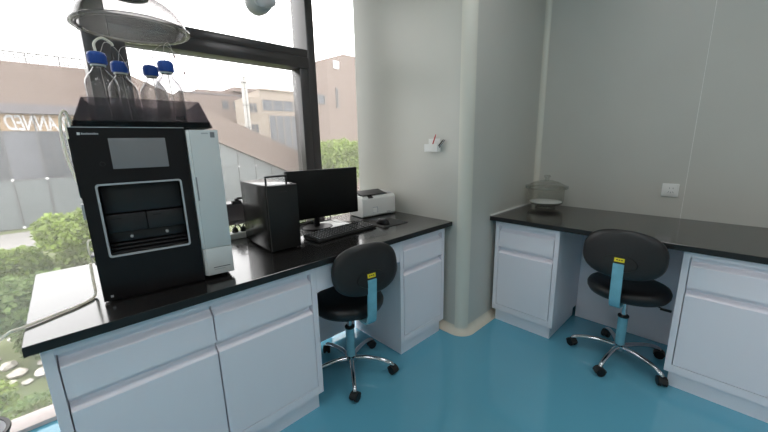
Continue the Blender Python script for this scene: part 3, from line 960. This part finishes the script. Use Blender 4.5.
    for a, b in zip(rows[:-1], rows[1:]):
        for k in range(4):
            bbm.faces.new((a[k], a[(k + 1) % 4], b[(k + 1) % 4], b[k]))
    bbm.faces.new(rows[0][::-1]); bbm.faces.new(rows[-1])
    bmesh.ops.recalc_face_normals(bbm, faces=bbm.faces[:])
    m = MB()
    m._merge(bbm)
    m.build('back_bar', 'film', t, 50)
    return t


make_chair('black swivel chair with chrome star base pulled up to the computer worktop', (1.222, 0.155, 0), R(20), R(-99), 0.475)
make_chair('black swivel chair with chrome star base pulled up to the back wall worktop', (2.443, -0.926, 0), R(28), R(178))

# ------------------------------------------------------------------ things on the walls and the far worktop
ph = thing('pen_holder', 'small white pen holder fixed on the pier wall above the printer', 'pen holder', (L1, 0.158, 1.262), 0)
m = MB().box(-0.004, -0.0005, -0.048, 0.048, 0.0, 0.085, 0.001, 1)
m.build('back_plate', 'white', ph)
m = MB().box(-0.042, -0.039, -0.055, 0.055, 0.0, 0.05, 0.001, 1).box(-0.039, -0.004, -0.055, -0.052, 0.0, 0.05).box(-0.039, -0.004, 0.052, 0.055, 0.0, 0.05).box(-0.039, -0.004, -0.052, 0.052, 0.0, 0.003)
m.build('box', 'white', ph)
def pen(label, mat, a, b, r=0.0042):
    t = thing('pen', label, 'pen', a)
    a, b = Vector(a), Vector(b)
    d = b - a
    MB().cyl((0, 0, 0), d * 0.88, r, seg=12).build('barrel', mat, t, 40)
    MB().cyl(d * 0.88, d, r * 0.85, r * 0.5, 12).build('end_cap', 'dgrey' if mat != 'redpen' else 'redpen', t, 40)
    return t
pen('red pen leaning in the white pen holder', 'redpen', (1.978, 0.172, 1.2665), (1.978, 0.128, 1.375))
pen('dark pen leaning over the edge of the white pen holder', 'dgrey', (1.972, 0.135, 1.2665), (1.984, 0.070, 1.340))
pen('silver pen lying beside the dark pen in the white pen holder', 'silver', (1.985, 0.128, 1.2665), (1.985, 0.058, 1.338))

so = thing('wall_socket', 'white square wall socket on the panelled back wall above the worktop', 'socket', (X2, -0.987, 0.980), 0)
bx('plate', 'socket', so, -0.010, -0.0002, -0.043, 0.043, -0.043, 0.043, 0.003)
sm = bx('socket_face', 'socket', so, -0.0115, -0.0095, -0.030, 0.030, -0.030, 0.030, 0.0008)
for y, z, ry in ((0.008, 0.014, 0), (-0.010, 0.014, 0), (0.0, -0.014, 0), (0.012, -0.012, 25), (-0.012, -0.012, -25)):
    MB().obox((-0.0117, y - 0.004, z), (0.001, 0.0022, 0.009), Matrix.Rotation(R(ry), 3, 'X')).build('pin_slot', 'markdark', sm)

ds = thing('desiccator', 'clear glass desiccator with knobbed lid in the corner of the far worktop', 'desiccator', (2.878, -0.262, H), 0)
DS = 1.24
MB().lathe([(DS * r_, z_) for r_, z_ in [(0, 0.004), (0.056, 0.0), (0.060, 0.004), (0.056, 0.014), (0.058, 0.022), (0.085, 0.030), (0.099, 0.042), (0.103, 0.060), (0.105, 0.150), (0.108, 0.156)]], seg=44).build('bowl', 'desic', ds, 60)
MB().lathe([(DS * r_, z_) for r_, z_ in [(0.098, 0.152), (0.122, 0.153), (0.124, 0.158), (0.122, 0.163), (0.098, 0.163)]], seg=44, closed=True).build('bowl_flange', 'desic', ds, 60)
ld = MB().lathe([(DS * r_, z_) for r_, z_ in [(0.124, 0.1635), (0.124, 0.172), (0.110, 0.176), (0.096, 0.186), (0.070, 0.202), (0.036, 0.213), (0.016, 0.216)]], seg=44).build('lid', 'desic', ds, 60)
MB().lathe([(DS * r_, z_) for r_, z_ in [(0.016, 0.2155), (0.012, 0.222), (0.011, 0.232), (0.018, 0.240), (0.020, 0.248), (0.015, 0.255), (0, 0.257)]], seg=24).build('knob', 'desic', ld, 60)
MB().lathe([(DS * r_, z_) for r_, z_ in [(0, 0.046), (0.092, 0.046), (0.094, 0.048), (0.092, 0.051), (0, 0.051)]], seg=36).build('ceramic_plate', 'paper', ds, 60)

# ------------------------------------------------------------------ extraction arm with clear dome over the bottles
ar = thing('extraction_arm', 'clear dome hood on a jointed fume extraction arm above the bottles', 'extraction arm', (0.445, 0.402, 1.77), 0)
RR = 0.19
dome = [(0.180 * math.cos(t) if t < 1.15 else 0.180 * math.cos(t), 0.004 + 0.122 * math.sin(t)) for t in [i * 1.24 / 14 for i in range(15)]]
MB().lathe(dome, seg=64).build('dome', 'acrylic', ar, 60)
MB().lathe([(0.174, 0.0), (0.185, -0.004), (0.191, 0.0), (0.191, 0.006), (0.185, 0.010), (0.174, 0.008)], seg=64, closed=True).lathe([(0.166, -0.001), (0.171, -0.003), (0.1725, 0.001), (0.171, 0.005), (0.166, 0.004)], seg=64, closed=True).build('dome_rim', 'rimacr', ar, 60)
zt = dome[-1][1]
rn = dome[-1][0]
MB().lathe([(rn - 0.006, zt - 0.004), (rn + 0.006, zt - 0.003), (rn + 0.006, zt + 0.012), (0.044, zt + 0.022), (0.040, zt + 0.06), (0.036, zt + 0.06), (0.038, zt + 0.01)], seg=40, closed=True).build('collar', 'armdark', ar, 40)
MB().tube([(0, 0, zt + 0.05), (0.005, 0.0, 0.30), (0.02, 0.005, 0.38)], 0.0375, 20, 4).build('neck_tube', 'armgrey', ar, 60)
def joint(p):
    m = MB()
    m.lathe([(0, -0.052), (0.04, -0.05), (0.056, -0.036), (0.060, 0), (0.056, 0.036), (0.04, 0.05), (0, 0.052)], p, 28, Matrix.Rotation(R(90), 3, 'X'))
    return m
joint((0.02, 0.005, 0.40)).build('arm_joint', 'armgrey', ar, 50)
J2 = Vector((0.540, 0.046, 0.246))
MB().cyl((0.03, 0.005, 0.41), J2 + Vector((-0.03, 0, 0.02)), 0.0375, seg=20).build('lower_tube', 'armdark', ar, 40)
j2 = joint(J2).build('arm_joint', 'armgrey', ar, 50)
# lobed friction knob under the joint
kn = bmesh.new()
bmesh.ops.create_uvsphere(kn, u_segments=36, v_segments=16, radius=1)
for v in kn.verts:
    a = math.atan2(v.co.y, v.co.x)
    k = 1 + 0.17 * math.cos(3 * a + 0.5)
    v.co = (v.co.x * 0.052 * k, v.co.y * 0.052 * k, v.co.z * 0.024)
m = MB()
m._merge(kn, Matrix.Translation(J2 + Vector((-0.010, -0.075, -0.010))) @ Matrix.Rotation(R(75), 4, 'X'))
m.build('friction_knob', 'armgrey', j2, 60)
J3 = Vector((0.62, 0.05, 0.95))
MB().cyl(J2 + Vector((0.012, 0.0, 0.0)), J3, 0.0375, seg=20).build('upper_tube', 'armdark', ar, 40)
MB().cyl((0.62, 0.05, 0.93), (0.62, 0.05, CEIL - 1.77), 0.075, seg=28).build('ceiling_mount', 'armgrey', ar, 40)

# ------------------------------------------------------------------ outside
GZ = -4.0
struct(bx('ground', 'ground', None, -60, 90, 2.0, 120, GZ - 0.3, GZ))
struct(bx('path', 'path', None, -40, 60, 24.0, 31.5, GZ, GZ + 0.02))

# building across the yard: brown parapet that turns down into a long slope, glazed below
FY = 33.0
ba = thing('glazed_building', 'glazed building with brown parapet, roof railing and mirrored lettering across the yard', 'building', (0, FY, GZ), 0)
def zz(v):
    return v - GZ
XA, XK, XE = -14.0, 4.8, 21.5
SL = 0.445
up_ = lambda x: zz(7.13) if x <= XK else zz(7.13 - SL * (x - XK))
lo_ = lambda x: zz(4.45) if x <= XK + 0.6 else zz(4.45 - 0.47 * (x - XK - 0.6))
poly = [(XA, lo_(XA)), (XK + 0.6, lo_(XK)), (XE, lo_(XE)), (XE, up_(XE)), (XK, up_(XK)), (XA, up_(XA))]
MB().prism(poly, 'y', -0.45, 0.0).build('parapet', 'fascia', ba)
core = [(XA, 0), (XE, 0), (XE, max(0.3, lo_(XE) + 0.4)), (XK + 0.6, lo_(XK) + 0.4), (XA, lo_(XA) + 0.4)]
MB().prism(core, 'y', 0.12, 14).build('core', 'gutter', ba)
bx('gutter', 'gutter', ba, XA, XK + 0.4, -0.55, 0.0, zz(3.85), zz(4.47))
bx('roof', 'roof', ba, XA, XK - 0.2, 0.0, 14, zz(4.9), zz(5.1))
PXW = 1.70
xs = [-0.80 + PXW * k for k in range(-7, 13)]
def pane_poly(x0, x1, z0, z1):
    t0, t1 = min(z1, lo_(x0)), min(z1, lo_(x1))
    if max(t0, t1) <= z0 + 0.05:
        return None
    return [(x0, z0), (x1, z0), (x1, max(t1, z0 + 0.01)), (x0, max(t0, z0 + 0.01))]
rnd = random.Random(3)
for x0, x1 in zip(xs[:-1], xs[1:]):
    for z0, z1, nm, mats in ((zz(2.70), zz(3.84), 'sign_panel', ('tan',)), (zz(-0.55), zz(2.66), 'pane', ('bluegl', 'bluegl', 'bluegl')), (zz(-3.95), zz(-0.60), 'pane', ('palegl',))):
        if x0 > XK - 1:
            mats = ('palegl',)
            nm = 'pane'
        pp = pane_poly(x0 + 0.03, x1 - 0.03, z0, z1)
        if pp:
            mt = rnd.choice(mats)
            if nm == 'pane' and z0 > zz(-1) and -0.9 < x0 < 0 or (x0 < -3.5 and z0 > zz(-1)):
                mt = 'darkgl'
            MB().prism(pp, 'y', 0.0, 0.08).build(nm, mt, ba)
for x in xs:
    zt_ = min(zz(3.85), lo_(x))
    if zt_ > 0.3:
        mu = bx('mullion', 'mullion', ba, x - 0.035, x + 0.035, -0.06, 0.05, 0.05, zt_)
        for z in (zz(-0.58), zz(-3.9)):
            if z < zt_ - 0.1:
                bx('bracket', 'bracket', mu, x - 0.07, x + 0.07, -0.12, -0.05, z - 0.07, z + 0.07)
for z, xe in ((2.68, XK + 4.4), (-0.58, XK + 11), (-3.95, XE - 0.4)):
    bx('transom', 'mullion', ba, XA, min(xe, XE), -0.04, 0.05, zz(z) - 0.03, zz(z) + 0.03)
# sash frames in the darker bay
for x, z0, z1 in ((-0.15, 0.1, 2.4), (0.35, 0.1, 2.4)):
    bx('window_bar', 'mullion', ba, x - 0.03, x + 0.03, -0.03, 0.02, zz(z0), zz(z1))
bx('window_bar', 'mullion', ba, -0.7, 0.8, -0.03, 0.02, zz(0.55), zz(0.62))
# lettering, seen in mirror writing
cu = bpy.data.curves.new('lettering', 'FONT')
cu.body = 'UNPLANNED'
cu.size = 1.42
cu.offset = 0.02
cu.extrude = 0.02
cu.shear = 0.25
cu.space_character = 0.98
to = bpy.data.objects.new('lettering_tmp', cu)
C.objects.link(to)
dg = bpy.context.evaluated_depsgraph_get()
me = bpy.data.meshes.new_from_object(to.evaluated_get(dg))
bpy.data.objects.remove(to)
xsv = [v.co.x for v in me.vertices]
wtxt = max(xsv) - min(xsv)
sxt = 4.35 / wtxt
for v in me.vertices:
    x, y, z = v.co
    v.co = (2.22 - (x - min(xsv) if False else x) * sxt, -0.02 - z, zz(2.78) + y)
me.flip_normals()
me.materials.append(M['letters'])
lo = bpy.data.objects.new('lettering', me)
C.objects.link(lo)
lo.parent = ba
# roof railing
ra = bx('railing', 'rail', ba, XA, XK, -0.17, -0.11, zz(7.76), zz(7.84))
for z in (7.25, 7.42, 7.60):
    bx('rail_bar', 'rail', ra, XA, XK, -0.15, -0.13, zz(z), zz(z) + 0.05)
rm = MB()
x = XA
while x < XK:
    rm.box(x - 0.022, x + 0.022, -0.155, -0.125, zz(7.13), zz(7.80))
    x += 0.22
tag(rm.build('baluster', 'rail', ra), kind='stuff')
for k in range(12):
    x = XA + 0.3 + k * 1.65
    if x < XK:
        bx('railing_post', 'rail', ra, x - 0.035, x + 0.035, -0.17, -0.11, zz(7.13), zz(7.84))

def window_on(parent, x0, x1, z0, z1, y, mat='darkgl', frame='mullion', bars=0):
    w = ring_mesh([(x0, z0), (x1, z0), (x1, z1), (x0, z1)], [(x0 + .12, z0 + .12), (x1 - .12, z0 + .12), (x1 - .12, z1 - .12), (x0 + .12, z1 - .12)], y - 0.08, y + 0.02).build('window', frame, parent)
    MB().box(x0 + .05, x1 - .05, y - 0.03, y + 0.01, z0 + .05, z1 - .05).build('pane', mat, w)
    for k in range(bars):
        xb = x0 + (x1 - x0) * (k + 1) / (bars + 1)
        MB().box(xb - .06, xb + .06, y - 0.07, y, z0, z1).build('window_bar', frame, w)
    return w

# distant brown block left of the flue
bb_ = thing('brown_block', 'distant flat brown building behind the sloping parapet', 'building', (0, 60, GZ), 0)
bx('wall', 'brownwall', bb_, 15.0, 28.4, 0, 12, 0, zz(9.9))
bx('upper_storey', 'brownwall', bb_, 18.0, 26.5, 1.5, 11, zz(9.9), zz(10.7))
bx('stair_head', 'brownwall', bb_, 23.5, 28.0, 0.5, 7, zz(10.7), zz(11.4))
bx('coping', 'gutter', bb_, 14.9, 28.5, -0.1, 0.2, zz(9.8), zz(10.0))
for x in (21.2, 23.0):
    window_on(bb_, x, x + 1.0, zz(7.6), zz(9.0), 0, 'bluegl')
# cream block with ribbon windows
bd_ = thing('cream_block', 'cream building with long ribbon windows beyond the yard', 'building', (0, 50, GZ), 0)
bx('wall', 'cream', bd_, 21.4, 38, 0, 5, 0, zz(8.45))
bx('upper_wall', 'cream', bd_, 23.3, 38, 0.02, 4.5, zz(8.45), zz(9.6))
bx('coping', 'cream', bd_, 23.1, 38.2, -0.2, 0.3, zz(9.6), zz(9.85))
window_on(bd_, 23.5, 34.0, zz(6.55), zz(8.35), 0, 'bluegl', 'cream', 5)
window_on(bd_, 24.4, 34.4, zz(0.0), zz(6.1), 0, 'bluegl', 'cream', 7)
window_on(bd_, 21.5, 22.8, zz(6.2), zz(7.7), 0, 'bluegl', 'cream', 1)
window_on(bd_, 21.5, 22.8, zz(3.2), zz(4.7), 0, 'bluegl', 'cream', 1)
# tall pale flue
fl = thing('flue_stack', 'tall pale twin flue pipe rising behind the sloping parapet', 'flue', (19.2, 48, GZ), 0)
for k in range(2):
    MB().cyl((0.9 + k * 0.42, 0, 0), (0.9 + k * 0.42, 0, zz(10.9)), 0.19, seg=16).build('pipe', 'flue', fl, 40)
for z in (2, 5, 8, 11, 14):
    bx('clamp', 'rail', fl, 0.66, 1.56, -0.22, 0.22, z, z + 0.12)
bx('footing', 'gutter', fl, 0.4, 1.8, -0.5, 0.5, 0, 0.4)
# brown block seen through the narrow pane
be = thing('brown_tower', 'tall brown building with pale square sign near its top', 'building', (0, 28, GZ), 0)
MB().prism([(19.0, 0), (22.55, 0), (22.55, zz(10.25)), (19.0, zz(9.05))], 'y', 0, 2.4).build('wing', 'brownwall', be)
MB().prism([(22.55, 0), (30, 0), (30, zz(10.15)), (22.55, zz(10.25))], 'y', 0.0, 6.5).build('wall', 'brownwall', be)
bx('pale_sign', 'letters', be, 21.25, 21.95, -0.08, 0.02, zz(8.75), zz(9.50))
window_on(be, 21.40, 21.68, zz(5.0), zz(6.95), 0, 'darkgl')
window_on(be, 19.2, 20.05, zz(5.25), zz(6.15), 0, 'bluegl', 'mullion')
window_on(be, 24.4, 25.4, zz(5.0), zz(6.4), 0, 'bluegl', 'rail')

# trees and shrubs
def foliage(blobs, n, size, seed):
    rg = random.Random(seed)
    verts, faces = [], []
    tot = sum(b[3] ** 2 for b in blobs)
    for (cx, cy, cz, r) in blobs:
        for _ in range(int(n * r * r / tot)):
            while True:
                d = Vector((rg.uniform(-1, 1), rg.uniform(-1, 1), rg.uniform(-1, 1)))
                if 0.05 < d.length < 1:
                    break
            d = d.normalized() * (d.length ** 0.45)
            p = Vector((cx, cy, cz)) + Vector((d.x * r, d.y * r, d.z * r * 0.85))
            a = Vector((rg.gauss(0, 1), rg.gauss(0, 1), rg.gauss(0, 0.5))).normalized()
            b = a.cross(Vector((rg.gauss(0, 1), rg.gauss(0, 1), rg.gauss(0, 1)))).normalized()
            L = size * rg.uniform(0.7, 1.4)
            w = L * 0.42
            i = len(verts)
            mid = p + a * L * 0.45
            verts += [p, mid + b * w, p + a * L, mid - b * w]
            faces.append((i, i + 1, i + 2, i + 3))
    me = bpy.data.meshes.new('foliage')
    me.from_pydata([tuple(v) for v in verts], [], faces)
    return me

def tree(name, label, loc, trunk_h, blobs, n, size, mat, seed, group):
    t = thing(name, label, 'tree' if trunk_h > 0.8 else 'shrub', loc, 0, group)
    tr_ = MB()
    tr_.tube([(0, 0, 0), (0.03, 0.02, trunk_h * 0.6), (0.0, 0.05, trunk_h)], 0.08, 8, 4, radii=[0.11, 0.08, 0.05])
    for b in blobs:
        st = Vector((0, 0.03, trunk_h * 0.7))
        tr_.tube([st, st.lerp(Vector(b[:3]), 0.5) + Vector((0, 0, 0.08)), Vector(b[:3])], 0.03, 6, 3, radii=[0.05, 0.03, 0.012])
    tr_.build('trunk', 'bark', t, 60)
    me = foliage(blobs, n, size, seed)
    me.materials.append(M[mat])
    o = bpy.data.objects.new('foliage', me)
    C.objects.link(o)
    o.parent = t
    tag(o, kind='stuff')
    return t


def blobs(seed, n, rx, ry, z0, z1, r0, r1):
    rg = random.Random(seed)
    return [(rg.uniform(-rx, rx), rg.uniform(-ry, ry), rg.uniform(z0, z1), rg.uniform(r0, r1)) for _ in range(n)]

tree('young_tree', 'tall light green young tree in the yard before the glazed building', (0.35, 14.0, GZ), 1.6,
     blobs(1, 9, 0.75, 0.7, 1.3, 2.9, 0.45, 0.7) + [(0.0, 0, 3.0, 0.4)], 9000, 0.13, 'leafA', 11, 'yard trees')
tree('young_tree', 'broad low yellow-green tree in the yard beyond the mid green tree', (-2.0, 14.5, GZ), 1.3,
     blobs(2, 9, 1.0, 0.8, 0.9, 2.1, 0.5, 0.75), 9000, 0.13, 'leafA', 12, 'yard trees')
tree('young_tree', 'mid green low tree nearer the window than the yellow-green one', (-1.0, 11.0, GZ), 1.0,
     blobs(3, 8, 0.7, 0.6, 0.7, 1.9, 0.4, 0.65), 8000, 0.11, 'leafB', 13, 'yard trees')
tree('young_tree', 'green tree in front of the tall brown building', (10.0, 12.0, GZ), 3.6,
     blobs(4, 11, 1.0, 0.9, 3.2, 5.1, 0.5, 0.75) + [(0.0, 0, 5.1, 0.55)], 10000, 0.12, 'leafA', 14, 'yard trees')
tree('young_tree', 'mid green tree in the yard before the sloping brown parapet', (8.0, 13.0, GZ), 1.8,
     blobs(5, 9, 0.9, 0.9, 1.5, 3.2, 0.5, 0.7), 7000, 0.12, 'leafB', 15, 'yard trees')
shrubs = [(-3.1, 9.6, 'leafB'), (-1.6, 8.6, 'leafA'), (-0.15, 8.9, 'leafB'), (-2.9, 7.2, 'leafA'), (-0.9, 6.9, 'leafB'), (1.2, 11.2, 'leafA'), (2.9, 11.6, 'leafB'), (-3.6, 12.3, 'leafB'), (4.6, 12.2, 'leafA')]
for i, (x, y, mt) in enumerate(shrubs):
    tree('garden_shrub', 'low leafy green shrub growing among the pale rocks', (x, y, GZ), 0.35,
         blobs(20 + i, 5, 0.45, 0.4, 0.2, 0.65, 0.25, 0.42), 1500, 0.085, mt, 30 + i, 'shrubs among the rocks')

# pale rocks in the planting bed
rocks = []
for k in range(4):
    b = bmesh.new()
    bmesh.ops.create_icosphere(b, subdivisions=2, radius=0.16)
    rg = random.Random(50 + k)
    for v in b.verts:
        v.co *= rg.uniform(0.78, 1.18)
        v.co.z *= 0.6
    m = MB()
    m._merge(b)
    rocks.append(m)
rock_me = []
for m in rocks:
    me = bpy.data.meshes.new('rock')
    m.bm.to_mesh(me)
    m.bm.free()
    me.materials.append(M['rock'])
    rock_me.append(me)
rg = random.Random(77)
taken = [(x, y, 0.85) for x, y, mt in shrubs] + [(-1.0, 11.0, 0.35), (-2.0, 14.5, 0.3)]
count = 0
while count < 90:
    y = rg.uniform(4.6, 13.0)
    x = rg.uniform(-0.40 * y - 0.3, 0.0 * y + 0.5)
    s = rg.uniform(0.35, 1.15)
    sx = rg.uniform(0.8, 1.4)
    rr = 0.19 * s * max(1, sx)
    if any(math.hypot(x - a, y - b) < rr + c for a, b, c in taken):
        continue
    taken.append((x, y, rr))
    o = bpy.data.objects.new('rock', rock_me[count % 4])
    C.objects.link(o)
    o.location = (x, y, GZ + 0.07 * s)
    o.scale = (s * sx, s, s)
    o.rotation_euler = (0, 0, rg.uniform(0, 6.28))
    tag(o, 'pale rounded rock lying in the planted bed outside the window', 'rock', 'rocks in the planted bed')
    count += 1
